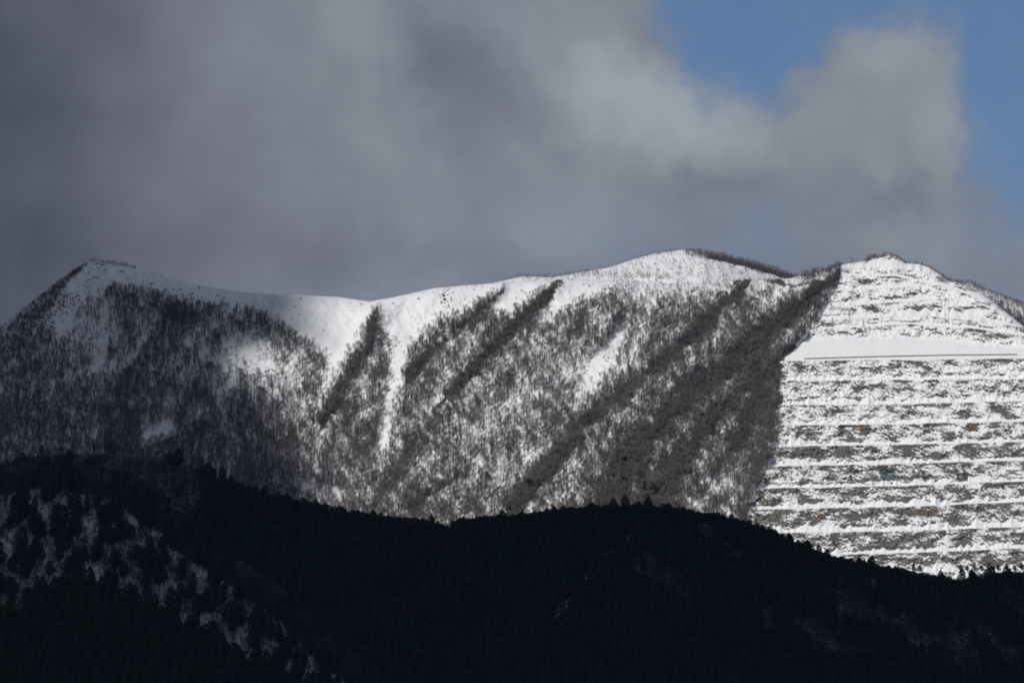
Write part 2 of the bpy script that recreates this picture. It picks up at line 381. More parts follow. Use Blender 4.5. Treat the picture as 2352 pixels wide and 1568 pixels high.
# quarry
QC = line([(1600, 690), (1700, 660), (1900, 622), (1926, 610), (1950, 605), (1985, 600), (2000, 592), (2040, 583), (2058, 587), (2082, 605), (2110, 606), (2135, 614), (2155, 628),
           (2177, 645), (2200, 650), (2222, 656), (2258, 676), (2290, 700), (2352, 750), (2450, 830), (2700, 1000)])
def L3(a, b, c): return line([(1700, a + (a - b) * 0.4), (1800, a), (2060, b), (2352, c), (2650, c + (c - b) * 0.5)])
QL = [L3(560, 560, 560), line([(1700, 622), (1930, 618), (2040, 612), (2130, 626), (2352, 680), (2650, 760)]), line([(1700, 640), (1930, 634), (2060, 634), (2200, 668), (2352, 720), (2650, 830)]),
      line([(1700, 680), (1930, 668), (2110, 657), (2200, 682), (2352, 735), (2650, 850)]), line([(1700, 722), (1930, 704), (2170, 684), (2240, 694), (2352, 742), (2650, 860)]),
      line([(1700, 745), (1932, 733), (2114, 724), (2240, 736), (2352, 752), (2650, 790)]), line([(1700, 760), (1910, 754), (2090, 744), (2250, 756), (2352, 770), (2650, 800)]),
      line([(1700, 790), (1850, 784), (2060, 780), (2150, 784), (2250, 796), (2352, 803), (2650, 815)]), L3(829, 826, 823),
      L3(874, 872, 869), L3(930, 928, 920), L3(976, 973, 967), L3(1024, 1021, 1014), L3(1070, 1065, 1057), L3(1120, 1116, 1104), L3(1168, 1163, 1152),
      L3(1223, 1219, 1209), L3(1275, 1270, 1258), L3(1318, 1314, 1310), L3(1360, 1358, 1350), L3(1410, 1406, 1400), L3(1500, 1500, 1500)]
PLATEAU = 7
def quarry_fields(px, py):
    x = px; y = py + 1.8 * fbm(px / 70, py / 90, 3, 91) + 1.1 * fbm(px / 24, py / 16, 3, 93) * (1 - np.exp(-((py - 812) / 26) ** 2))
    Y = np.zeros(np.shape(px)); tal = np.zeros(np.shape(px)); f = np.zeros(np.shape(px)); snowy = np.zeros(np.shape(px))
    YB = lambda yy: 5917 - (yy - 826) * 0.345
    Y = YB(y)
    for k in range(len(QL) - 1):
        a = QL[k](x); b = np.maximum(QL[k + 1](x), a + 6)
        m = (y >= a) & (y < b)
        h = b - a
        if k == PLATEAU: c = np.full(np.shape(px), 1.0)
        else:
            # snow cones banked against the foot of the face
            cone = 0.0
            for q, (per, amp) in enumerate(((47, 0.18), (27, 0.09), (88, 0.26))):
                ph = x / per + perlin(x / 60, np.full(np.shape(x), k * 3.7 + q), 5 + k) * 1.6 + k * 0.37
                tri = 1 - 2 * np.abs(ph - np.floor(ph) - 0.5)
                on = sstep(perlin(np.floor(ph) * 0.731 + 0.37, np.full(np.shape(x), k * 7.3 + q * 3.1), 19), -0.25, 0.35)
                cone = np.maximum(cone, on * amp * tri ** 1.1)
            c = 0.09 + cone * 1.2 + 0.05 * perlin(x / 6, np.full(np.shape(x), k * 2.2), 8)
            if k < PLATEAU: c = c + 0.12
        t = (b - y)                      # points above this tier's foot
        ts = c * h
        if k == PLATEAU: Yk = YB(b) + 0.55 * t
        else:
            g_ = 0.24 if k < PLATEAU else 0.14      # how far the rock face leans back
            t0 = 0.16 * h
            rock = lambda q_: YB(b) + 0.42 * t0 + g_ * (q_ - t0)
            Yk = np.minimum(rock(t), rock(ts) - 0.42 * (ts - t))
        Y = np.where(m, Yk, Y); tal = np.where(m, 1 - sstep(t - ts, -1.5, 2.0), tal); f = np.where(m, t / h, f)
        bias = {8: 0.18, 9: 0.18, 10: 0.12, 11: 0.10, 11: 0.06, 12: -0.13, 13: -0.02, 14: -0.04, 15: -0.10, 16: -0.08, 17: -0.10}.get(k, 0.22)
        snowy = np.where(m, bias, snowy)
    Y = np.where(y >= QL[PLATEAU + 1](x), Y, Y + 13)   # the plateau steps back: the upper quarry is set behind it
    pl = (y < QL[PLATEAU + 1](x)) & (y >= QL[PLATEAU](x))
    Y = np.where(pl, Y - 13, Y)
    return Y, tal, f, snowy
def YQ(px, py, full=False):
    px = np.asarray(px, float); py = np.asarray(py, float)
    Y, tal, f, snowy = quarry_fields(px, py)
    ca, sa = math.cos(math.radians(28)), math.sin(math.radians(28))
    a = px * ca + py * sa; b = -px * sa + py * ca
    rough = 1 - 0.88 * tal
    wx, wy = a + 5 * fbm(px / 14, py / 14, 2, 5), b + 4 * fbm(px / 14, py / 14, 2, 6)
    disp = 4.0 * fbm(px / 48, py / 34, 3, 41) + 2.0 * ridged(wx / 24, wy / 10, 4, 43) + 2.2 * fbm(wx / 8, wy / 5, 3, 47)
    Y = Y - rough * disp * 0.9
    r = qbound(py) - px
    if full == 2: return Y
    Y = Y + np.where(r > 0, 2.2 * r, 0)
    c = QC(px)
    Y = Y + 8 * np.exp(-np.maximum(py - c, 0) / 6)
    if not full: return Y
    return Y, tal, f, snowy

# hills in front: crest line, distance, slope
BC = line([(-400, 1100), (0, 1066), (70, 1046), (190, 1042), (300, 1046), (400, 1052), (470, 1085), (540, 1136), (600, 1158), (700, 1178), (800, 1203), (880, 1216), (960, 1226), (1030, 1232),
           (1100, 1222), (1200, 1214), (1300, 1200), (1400, 1188), (1500, 1186), (1600, 1200), (1700, 1225), (1780, 1246), (1900, 1300), (2000, 1320), (2100, 1340), (2200, 1358), (2250, 1345),
           (2300, 1335), (2352, 1340), (2700, 1330)])
AC = line([(-400, 1130), (0, 1085), (100, 1066), (200, 1076), (260, 1090), (388, 1168), (424, 1212), (502, 1256), (574, 1300), (646, 1347), (718, 1418), (803, 1490), (900, 1575), (1100, 1720), (1500, 1950), (2700, 2500)])
CC = line([(-400, 1540), (0, 1442), (72, 1402), (151, 1358), (180, 1350), (251, 1372), (341, 1432), (460, 1482), (520, 1512), (610, 1558), (729, 1625), (1000, 1790), (1600, 2000), (2700, 2500)])
def YB_(px, py):
    px = np.asarray(px, float); py = np.asarray(py, float)
    al, ac = diag(px, py, 60)
    Y = 4400 - (py - 1180) * 0.46 + 22 * fbm(al / 420, ac / 190, 3, 111) + 4 * fbm(px / 60, py / 60, 3, 113)
    return Y + 14 * np.exp(-np.maximum(py - BC(px), 0) / 14)
def YA_(px, py):
    px = np.asarray(px, float); py = np.asarray(py, float)
    Y = 3950 - (py - 1090) * 0.44 + 14 * fbm(px / 240, py / 160, 3, 121) + 3 * fbm(px / 50, py / 50, 3, 123)
    return Y + 12 * np.exp(-np.maximum(py - AC(px), 0) / 14)
def YC_(px, py):
    px = np.asarray(px, float); py = np.asarray(py, float)
    Y = 3300 - (py - 1310) * 0.38 + 12 * fbm(px / 240, py / 160, 3, 131) + 2 * fbm(px / 50, py / 50, 3, 133)
    return Y + 10 * np.exp(-np.maximum(py - CC(px), 0) / 14)

def world_pt(px, py, Y):
    a, b, c = dirs(px, py)
    return np.stack([a / b * Y, Y + 0 * a, c / b * Y + CAMZ], -1)
def face(name, mat, x0, x1, nx, crest, rows, depth, fields, back=(20, 45, 90, 160, 300, 700), drop=0.55, dipto=-0.7):
    """a hillside as a surface over the directions it is seen in, with a slope falling away behind the crest.
    rows: [(points below the crest ...)]"""
    xs = np.linspace(x0, x1, nx); c = crest(xs)
    R = []
    for t in rows: R.append(c + (2760 - c) * t)
    PY = np.array(R); PX = np.broadcast_to(xs, PY.shape)
    Yd = depth(PX, PY)
    V = world_pt(PX, PY, Yd); V[..., 2] = np.maximum(V[..., 2], -0.7)
    top = V[0]
    B = []
    for d in back[::-1]:
        p = top.copy(); s = d * drop
        p[:, 1] += d; p[:, 0] *= (p[:, 1] / top[:, 1]); p[:, 2] = np.maximum(top[:, 2] - s - 0.0006 * d * d * drop, dipto)
        B.append(p)
    nb = len(B)
    allV = np.concatenate([np.array(B), V], 0)
    at = fields(PX, PY, Yd)
    at = {k: np.concatenate([np.repeat(v[:1], nb, 0), v], 0).reshape(-1) for k, v in at.items()}
    nr = allV.shape[0]
    i = np.arange(nr - 1)[:, None] * nx + np.arange(nx - 1)[None, :]
    F = np.stack([i, i + nx, i + nx + 1, i + 1], -1).reshape(-1, 4)
    me = mesh_np(name, allV.reshape(-1, 3), F, mat, True, at)
    return tag(obj(name, me), kind='structure')
def rows_for(ntop, top, crestmean, nlow):
    """ntop rows in the seen part (TOP points deep), nlow coarse rows down to the plain"""
    a = np.linspace(0, top / (2760 - crestmean), ntop, endpoint=False)
    b = np.linspace(top / (2760 - crestmean), 1, nlow)
    return np.concatenate([a, b])

# ------------------------------------------------------------------ terrain
def fM(PX, PY, Y):
    d = m_density(PX, PY)
    b = m_band(PX, PY)
    g = -np.gradient(Y, axis=0) / np.maximum(np.gradient(PY, axis=0), 1e-3) / 0.34
    rocky = (fbm(PX / 10, PY / 7, 3, 201) - 0.10) * 2.2 * sstep(fbm(PX / 90, PY / 60, 3, 203), 0.05, 0.35)
    for x0, y0, rx, ry in [(1390, 670, 25, 20), (1150, 870, 55, 22), (600, 860, 60, 30), (130, 700, 40, 40), (1020, 680, 14, 30)]:
        rocky = np.maximum(rocky, (fbm(PX / 9, PY / 6, 3, 205) + 0.12) * 2.6 * np.exp(-((PX - x0) / rx) ** 2 - ((PY - y0) / ry) ** 2))
    sn = 0.97 - 0.62 * np.clip(rocky, 0, 1) - 0.62 * sstep(b, 0.35, 1.0) * (0.92 + 0.8 * fbm(PX / 8, PY / 9, 3, 211)) - 0.24 * d + 0.22 * fbm(PX / 13, PY / 17, 3, 209) * d
    sn = sn - 0.30 * sstep(fbm(PX / 16, PY / 22, 3, 207), 0.25, 0.5) * sstep(d, 0.3, 0.8)
    grass = sstep(fbm(PX / 46, PY / 13, 3, 213), -0.02, 0.35) * sstep(fbm(PX / 5.5, PY / 3.6, 3, 215), 0.0, 0.38)
    calm = np.exp(-((PX - 760) / 100) ** 2 - ((PY - 735) / 60) ** 2) + np.exp(-((PX - 950) / 50) ** 2 - ((PY - 720) / 50) ** 2)
    sn = sn - 0.55 * grass * (1 - 0.85 * np.clip(calm, 0, 1))
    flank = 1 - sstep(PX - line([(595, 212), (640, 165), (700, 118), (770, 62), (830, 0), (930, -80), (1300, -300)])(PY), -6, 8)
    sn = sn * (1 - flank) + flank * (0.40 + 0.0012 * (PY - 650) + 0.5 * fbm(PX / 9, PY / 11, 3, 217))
    return {'snow': sn, 'litter': sstep(d, 0.25, 0.6)}
rowsM = rows_for(300, 640, 660, 14)
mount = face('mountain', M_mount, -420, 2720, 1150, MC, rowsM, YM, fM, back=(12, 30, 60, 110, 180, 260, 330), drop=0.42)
DC = line([(700, 760), (1000, 690), (1100, 655), (1160, 644), (1200, 634), (1270, 637), (1340, 624), (1400, 614), (1450, 597), (1500, 583), (1560, 574), (1600, 577), (1660, 587), (1740, 607), (1820, 632), (1900, 655), (2100, 720), (2400, 800)])
def YD(px, py):
    px = np.asarray(px, float); py = np.asarray(py, float)
    Y = 6420 - (py - 600) * 0.75 + 5 * fbm(px / 80, py / 40, 3, 301) + 1.5 * fbm(px / 20, py / 20, 2, 303)
    Y = Y + np.maximum(px - 1620, 0) * 0.35
    return Y + 14 * np.exp(-np.maximum(py - DC(px), 0) / 8)
def fD(PX, PY, Y):
    below = PY - DC(PX)
    forest = sstep(PX, 1590, 1650) * (1 - sstep(below - 3 * fbm(PX / 20, PY / 20, 2, 311), 10, 17))
    rocky = sstep(fbm(PX / 11, PY / 7, 3, 315), 0.15, 0.4) * 0.5
    return {'snow': 0.95 - rocky - forest * 0.9, 'litter': np.clip(forest + 0.4, 0, 1)}
dome = face('far_summit', M_mount, 720, 2380, 700, DC, rows_for(110, 170, 620, 10), YD, fD, back=(12, 30, 60, 120, 250, 500), drop=0.45)

def fQ(PX, PY, Y):
    _, tal, f, snowy = quarry_fields(PX, PY)
    Y = YQ(PX, PY, 2)
    cot = -np.gradient(Y, axis=0) / np.maximum(np.gradient(PY, axis=0), 1e-3) / 0.33
    ca, sa = math.cos(math.radians(26)), math.sin(math.radians(26))
    a = PX * ca + PY * sa; b = -PX * sa + PY * ca
    wa, wb = a + 6 * fbm(PX / 12, PY / 12, 2, 405), b + 5 * fbm(PX / 12, PY / 12, 2, 406)
    n = fbm(wa / 9, wb / 4.6, 4, 401, 0.65); big = fbm(PX / 42, PY / 17, 4, 403)
    sn = 0.42 + 0.22 * np.clip(cot - 0.22, -0.9, 0.9) + 0.66 * n + 1.0 * big + snowy * 0.8
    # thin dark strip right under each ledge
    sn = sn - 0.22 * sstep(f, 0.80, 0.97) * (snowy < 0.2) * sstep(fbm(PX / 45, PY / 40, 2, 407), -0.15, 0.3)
    sn = np.maximum(sn, tal * 1.1)
    ex = np.zeros(PX.shape)
    for x0, y0, rx, ry in [(1985, 990, 22, 13), (1965, 892, 14, 8), (2230, 985, 16, 9), (2110, 755, 14, 7), (2240, 755, 22, 7), (1985, 645, 16, 8), (1925, 660, 10, 12), (2045, 690, 24, 8),
                           (2130, 1180, 26, 8), (1825, 895, 12, 6), (2300, 770, 30, 7), (1775, 1190, 20, 10), (2100, 745, 14, 6), (1935, 1040, 20, 10), (1870, 1040, 40, 10), (2070, 1260, 60, 8), (2060, 634, 22, 5), (2100, 708, 26, 8), (2010, 712, 18, 8)]:
        ex = np.maximum(ex, np.exp(-(((PX - x0) / rx) ** 2 + ((PY - y0) / ry) ** 2) ** 1.5))
    sn = sn - ex * 0.55 * (1 - tal)
    rs = sstep(fbm(PX / 26, PY / 15, 3, 411), 0.22, 0.48) * 0.55
    for x0, y0, rx, ry, s in [(2150, 832, 6, 14, 0), (1882, 1185, 5, 22, 0.35), (2135, 1172, 30, 8, 0.3), (2230, 800, 30, 6, 0.2), (2260, 715, 10, 5, 0.3), (1850, 1120, 8, 10, 0), (1975, 985, 8, 8, 0.3),
                              (2060, 900, 6, 8, 0.4), (2150, 890, 5, 12, 0.3), (2225, 985, 12, 8, -0.6), (2310, 880, 5, 14, -0.4), (1985, 1120, 14, 5, 0.4)]:
        rs = np.maximum(rs, np.exp(-(((PX - x0 - s * (PY - y0)) / rx) ** 2 + ((PY - y0) / ry) ** 2)))
    return {'snow': sn, 'litter': np.zeros(PX.shape), 'rust': rs}
quarry = face('quarry', M_quarry, 1640, 2700, 760, QC, rows_for(560, 770, 680, 12), YQ, fQ, back=(6, 14, 30, 60, 110), drop=0.6)

def bare_on_B(px, py):
    """brown leafless swaths on the middle ridge"""
    al, ac = diag(px, py, -38)
    a = 1 - sstep(px + 0.5 * (py - 1090) + 25 * fbm(px / 60, py / 60, 2, 501), 490, 540)
    b = sstep(px, 1350, 1500) * sstep(fbm(al / 330, ac / 60, 3, 505), 0.0, 0.16)
    return np.clip(np.maximum(a, b), 0, 1)
def fB(PX, PY, Y):
    s = 0.14 + 0.25 * fbm(PX / 40, PY / 40, 4, 511)
    q, _, _ = stroke(PX, PY, [(1405, 1283, 9), (1365, 1318, 13), (1325, 1370, 14), (1275, 1430, 10)])
    s = np.maximum(s, (0.42 + 0.5 * fbm(PX / 9, PY / 9, 2, 517)) * (1 - sstep(q, 0.5, 1.5)))
    for x0, y0, rx, ry in [(1552, 1390, 20, 18), (1560, 1440, 14, 26), (1215, 1540, 20, 30)]:
        s = np.maximum(s, 0.6 * np.exp(-((PX - x0) / rx) ** 2 - ((PY - y0) / ry) ** 2))
    return {'snow': s, 'litter': np.ones(PX.shape)}
def fA(PX, PY, Y):
    below = PY - AC(PX)
    brown = 1 - sstep(below + 16 * fbm(PX / 50, PY / 50, 3, 521), 26 + 0.05 * PX, 60 + 0.05 * PX)
    s = 0.40 + 0.36 * fbm(PX / 40, PY / 40, 3, 523) + 0.22 * fbm(PX / 10, PY / 12, 3, 525)
    return {'snow': s - brown * 0.85, 'litter': np.ones(PX.shape)}
def fC(PX, PY, Y):
    return {'snow': 0.05 + 0.1 * fbm(PX / 40, PY / 40, 3, 531), 'litter': np.ones(PX.shape)}
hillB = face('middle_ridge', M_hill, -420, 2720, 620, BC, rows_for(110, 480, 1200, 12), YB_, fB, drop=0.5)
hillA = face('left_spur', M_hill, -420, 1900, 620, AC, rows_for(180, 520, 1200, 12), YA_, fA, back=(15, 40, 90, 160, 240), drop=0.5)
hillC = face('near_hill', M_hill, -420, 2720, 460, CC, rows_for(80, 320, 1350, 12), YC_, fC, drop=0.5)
# plain reaching the horizon
def plain():
    s = 30000
    V = np.array([(-s, -s, 0), (s, -s, 0), (s, s, 0), (-s, s, 0)], float)
    m, N, out = new_mat('winter_fields')
    pos = N.n('ShaderNodeNewGeometry').outputs['Position']
    principled(N, out, N.mix(N.mr(N.noise(pos, 0.004, 5.0), 0.4, 0.6), (0.07, 0.065, 0.05, 1), (0.11, 0.10, 0.075, 1)), 0.95)
    tag(obj('ground', mesh_np('ground', V, np.array([[0, 1, 2, 3]]), m, False)), kind='structure')
plain()

# ------------------------------------------------------------------ trees
def tube(V, F, p, q, r0, r1, n=3):
    p = np.array(p, float); q = np.array(q, float); d = q - p; L = np.linalg.norm(d); d = d / L
    a = np.cross(d, (0.3, 0.9, 0.2)); a /= np.linalg.norm(a); b = np.cross(d, a); s = len(V)
    for c, r in ((p, r0), (q, r1)):
        for k in range(n):
            t = 2 * math.pi * k / n; V.append(tuple(c + r * (math.cos(t) * a + math.sin(t) * b)))
    for k in range(n):
        k2 = (k + 1) % n
        F.append((s + k, s + k2, s + n + k2)); F.append((s + k, s + n + k2, s + n + k))
def bare_proto(seed, H, ntwig, spread):
    R = random.Random(seed); V = []; F = []; TV = []; TF = []
    lean = Vector((R.uniform(-.06, .06), R.uniform(-.06, .06), 1)).normalized()
    fork = H * R.uniform(0.28, 0.42)
    top = lean * H * 0.93
    tube(V, F, (0, 0, -0.8), lean * fork, 0.14, 0.10, 4); tube(V, F, lean * fork, top, 0.10, 0.025)
    limbs = [(lean * fork, top)]
    for k in range(8):
        z = H * R.uniform(0.25, 0.72); st = lean * z; az = R.uniform(0, 2 * math.pi); an = R.uniform(0.35, 0.75)
        L = (H - z) * R.uniform(0.6, 0.95)
        d = Vector((math.sin(an) * math.cos(az) * spread, math.sin(an) * math.sin(az) * spread, math.cos(an))).normalized()
        mid = st + d * L * 0.5; e = mid + (d + Vector((0, 0, 0.5))).normalized() * L * 0.5
        tube(V, F, st, mid, 0.06, 0.04); tube(V, F, mid, e, 0.04, 0.015)
        limbs += [(st, mid), (mid, e), (mid, e)]
    for k in range(ntwig):
        a, b = R.choice(limbs); p = a.lerp(b, R.uniform(0.15, 1.0))
        an = R.uniform(0.15, 1.15); az = R.uniform(0, 2 * math.pi); L = R.uniform(0.6, 1.7)
        d = Vector((math.sin(an) * math.cos(az), math.sin(an) * math.sin(az), math.cos(an)))
        w = Vector((R.uniform(-1, 1), R.uniform(-1, 1), R.uniform(-1, 1))).cross(d).normalized() * R.uniform(0.017, 0.036)
        e = p + d * L; s = len(TV); m = p.lerp(e, 0.55) + w * R.uniform(-3, 3)
        TV += [tuple(p - w), tuple(p + w), tuple(m + w * .8), tuple(m - w * .8), tuple(e)]
        TF += [(s, s + 1, s + 2), (s, s + 2, s + 3), (s + 3, s + 2, s + 4)]
    return (V, F), (TV, TF)
def conifer_proto(seed, H, W):
    R = random.Random(seed); V = []; F = []; TV = []; TF = []
    tube(V, F, (0, 0, -1.0), (0, 0, H * 0.95), 0.22, 0.04, 5)
    def prof(t):  # t from foot of crown 0 to tip 1: full shoulders, rounded-pointed tip
        return W / 2 * (min(1, t / 0.2) ** 0.6) * (1 - t ** 3.2) ** 0.58
    z0 = H * 0.14
    lob = [R.uniform(0, 6.28) for _ in range(4)]
    for k in range(640):
        t = R.random() ** 0.9; az = R.uniform(0, 2 * math.pi)
        r = prof(t) * (1 + 0.16 * math.sin(2 * az + lob[0] + 5 * t) + 0.08 * math.sin(3 * az + lob[1] - 9 * t) + 0.12 * math.sin(14 * t + lob[2])) * R.uniform(0.55, 1.04)
        c = Vector((r * math.cos(az), r * math.sin(az), z0 + t * (H - z0)))
        o = Vector((math.cos(az), math.sin(az), R.uniform(-0.5, 0.25))).normalized()
        sd = o.cross(Vector((R.uniform(-.4, .4), R.uniform(-.4, .4), 1))).normalized()
        L = R.uniform(0.45, 0.9) * (1.15 - 0.5 * t); w = R.uniform(0.22, 0.42) * (1.1 - 0.4 * t); s = len(TV)
        TV += [tuple(c - sd * w - o * L * .4), tuple(c + sd * w - o * L * .4), tuple(c + o * L + Vector((0, 0, R.uniform(-.25, .1)))), tuple(c + Vector((0, 0, 0.35 * w / .3)))]
        TF += [(s, s + 1, s + 2), (s, s + 3, s + 2), (s + 1, s + 3, s + 2)]
    return (V, F), (TV, TF)
def shrub_proto(seed, H, W):
    R = random.Random(seed); TV = []; TF = []
    for k in range(90):
        az = R.uniform(0, 6.28); an = R.uniform(0.05, 1.2); L = R.uniform(0.4, 1.0)
        d = Vector((math.sin(an) * math.cos(az) * W / H, math.sin(an) * math.sin(az) * W / H, math.cos(an)))
        p = Vector((R.uniform(-.3, .3), R.uniform(-.3, .3), -0.1)) + d * H * R.uniform(0, 0.4)
        e = p + d * H * L * .7; w = Vector((R.uniform(-1, 1), R.uniform(-1, 1), R.uniform(-1, 1))).cross(d).normalized() * R.uniform(0.04, 0.09); s = len(TV)
        TV += [tuple(p - w), tuple(p + w), tuple(e)]; TF += [(s, s + 1, s + 2)]
    return (TV, TF)
def tri(name, VF, mat): return mesh_np(name, np.array(VF[0]), np.array(VF[1]), mat, False)
BARE = []
for i, (H, n, sp) in enumerate([(9.0, 150, 1.0), (8.0, 130, 1.15), (10.0, 170, 0.9), (7.0, 120, 1.3)]):
    a, b = bare_proto(100 + i, H, n, sp); BARE.append((tri('trunk', a, M_bark), tri('crown', b, M_twig), H))
CONI = []
for i, (H, w) in enumerate([(11.5, 4.6), (10.0, 5.0), (12.5, 4.3), (9.5, 4.4)]):
    a, b = conifer_proto(200 + i, H, w); CONI.append((tri('trunk', a, M_stem), tri('crown', b, M_needle), H))
SHRUB = [tri('shrub', shrub_proto(300 + i, h, w), M_shrub) for i, (h, w) in enumerate([(1.6, 2.0), (1.1, 1.8), (2.3, 2.0)])]

made = {'bare': [], 'coni': [], 'shrub': []}
def put_tree(kind, px, py, Y, v, scale, rz, label, group, extra=None):
    P = world_pt(px, py, Y)
    name = {'bare': 'bare_tree', 'coni': 'conifer_tree'}[kind]
    t = bpy.data.objects.new(name, None); col.objects.link(t); t.empty_display_size = 2
    t.location = P.tolist(); t.rotation_euler = (0, 0, rz); t.scale = (scale if isinstance(scale, tuple) else (scale,) * 3)
    lib = BARE if kind == 'bare' else CONI
    a = obj('trunk', lib[v][0], t); b = obj('crown', lib[v][1], t)
    tag(t, label, 'tree', group)
    made[kind].append((v, a, b)); return t
def put_shrub(px, py, Y, v, scale, rz, label, group):
    o = obj('shrub', SHRUB[v]); o.location = world_pt(px, py, Y).tolist(); o.rotation_euler = (0, 0, rz); o.scale = (scale,) * 3
    tag(o, label, 'shrub', group); made['shrub'].append((v, o)); return o

def scatter(name, pts, mat, protos, variants, scales, label, cat):
    """one uncountable wood: points carrying a variant, a turn and a size; the trees are instanced on them"""
    me = bpy.data.meshes.new(name); n = len(pts)
    me.vertices.add(n); me.vertices.foreach_set('co', np.ascontiguousarray(pts, dtype=np.float32).ravel())
    a = me.attributes.new('variant', 'INT', 'POINT'); a.data.foreach_set('value', variants.astype(np.int32))
    r = np.zeros((n, 3), np.float32); r[:, 2] = rng.uniform(0, 6.28, n); r[:, 0] = rng.normal(0, .05, n); r[:, 1] = rng.normal(0, .05, n)
    a = me.attributes.new('turn', 'FLOAT_VECTOR', 'POINT'); a.data.foreach_set('vector', r.ravel())
    s = np.repeat(scales[:, None], 3, 1).astype(np.float32); s[:, :2] *= rng.uniform(0.85, 1.2, (n, 1))
    a = me.attributes.new('size', 'FLOAT_VECTOR', 'POINT'); a.data.foreach_set('vector', s.ravel())
    o = tag(obj(name, me), label, cat, kind='stuff')
    ng = bpy.data.node_groups.new(name, 'GeometryNodeTree')
    ng.interface.new_socket('Geometry', in_out='INPUT', socket_type='NodeSocketGeometry')
    ng.interface.new_socket('Geometry', in_out='OUTPUT', socket_type='NodeSocketGeometry')
    N = ng.nodes; L = ng.links
    gi = N.new('NodeGroupInput'); go = N.new('NodeGroupOutput')
    jt = N.new('GeometryNodeJoinGeometry'); g2i_all = []
    for parts in protos:
        j = N.new('GeometryNodeJoinGeometry')
        for q in parts:
            oi = N.new('GeometryNodeObjectInfo'); oi.transform_space = 'ORIGINAL'; oi.inputs['Object'].default_value = q
            L.new(oi.outputs['Geometry'], j.inputs[0])
        src = j.outputs[0]
        if mat:
            sm = N.new('GeometryNodeSetMaterial'); sm.inputs['Material'].default_value = mat; L.new(src, sm.inputs['Geometry']); src = sm.outputs[0]
        g2i = N.new('GeometryNodeGeometryToInstance'); L.new(src, g2i.inputs[0]); g2i_all.append(g2i)
    for g in reversed(g2i_all): L.new(g.outputs[0], jt.inputs[0])
    iop = N.new('GeometryNodeInstanceOnPoints'); L.new(gi.outputs[0], iop.inputs['Points']); L.new(jt.outputs[0], iop.inputs['Instance'])
    iop.inputs['Pick Instance'].default_value = True
    def na(nm, ty):
        x = N.new('GeometryNodeInputNamedAttribute'); x.data_type = ty; x.inputs['Name'].default_value = nm; return x.outputs['Attribute']
    L.new(na('variant', 'INT'), iop.inputs['Instance Index']); L.new(na('turn', 'FLOAT_VECTOR'), iop.inputs['Rotation']); L.new(na('size', 'FLOAT_VECTOR'), iop.inputs['Scale'])
    L.new(iop.outputs[0], go.inputs[0])
    md = o.modifiers.new('scatter', 'NODES'); md.node_group = ng
    return o

# ---- single trees first
def U(a, b): return float(rng.uniform(a, b))
# conifers along the crest of the shaded ridge: their tops make the toothed outline
CT = line([(520, 1106), (545, 1120), (600, 1132), (640, 1140), (700, 1149), (760, 1160), (800, 1172), (850, 1181), (900, 1185), (950, 1189), (990, 1199), (1024, 1206), (1040, 1192), (1100, 1186), (1150, 1184),
           (1200, 1178), (1300, 1166), (1400, 1159), (1460, 1157), (1550, 1165), (1620, 1176), (1690, 1191), (1730, 1206), (1760, 1212), (1800, 1234), (1880, 1266), (1920, 1278), (1960, 1287), (2040, 1300),
           (2100, 1312), (2160, 1322), (2200, 1333), (2230, 1327), (2270, 1316), (2310, 1311), (2352, 1315), (2420, 1312)])
mB = mpp(4400)
def crest_zone(px):
    if px < 1026: return ('dark conifer in the toothed crest row left of the bright notch', 'conifers on the shaded ridge crest left of the notch')
    if px < 1480: return ('dark conifer in the crest row climbing rightward from the bright notch', 'conifers on the crest between the notch and the ridge hump')
    if px < 1790: return ('dark conifer on the rounded hump of the shaded ridge below the brown forest', 'conifers on the hump of the shaded ridge')
    return ('dark conifer on the shaded ridge silhouetted against the snowy quarry', 'conifers silhouetted against the quarry')
x = 522.0; ncr = 0
while x < 2380:
    w = U(9.5, 15.5) if x < 1780 else U(7, 13)
    if not (1024 < x < 1038 or abs(x - 993) < 4):
        v = int(rng.integers(0, 4)); ht = CT(x) + U(-2.5, 3.5); by = max(BC(x) + 4, ht + 30)
        H = (by - ht) * mB
        s = H / CONI[v][2] * 1.0
        wsc = U(0.95, 1.3)
        lab, grp = crest_zone(x)
        if 1020 < x + w < 1045 and x < 1026: lab, grp = 'dark conifer standing on the left lip of the bright notch in the ridge', 'conifers on the left lip of the notch'
        put_tree('coni', x, by, YB_(x, by), v, (wsc, wsc, s), U(0, 6.28), lab, grp); ncr += 1
    x += w * (0.55 if x < 1780 else 0.66)
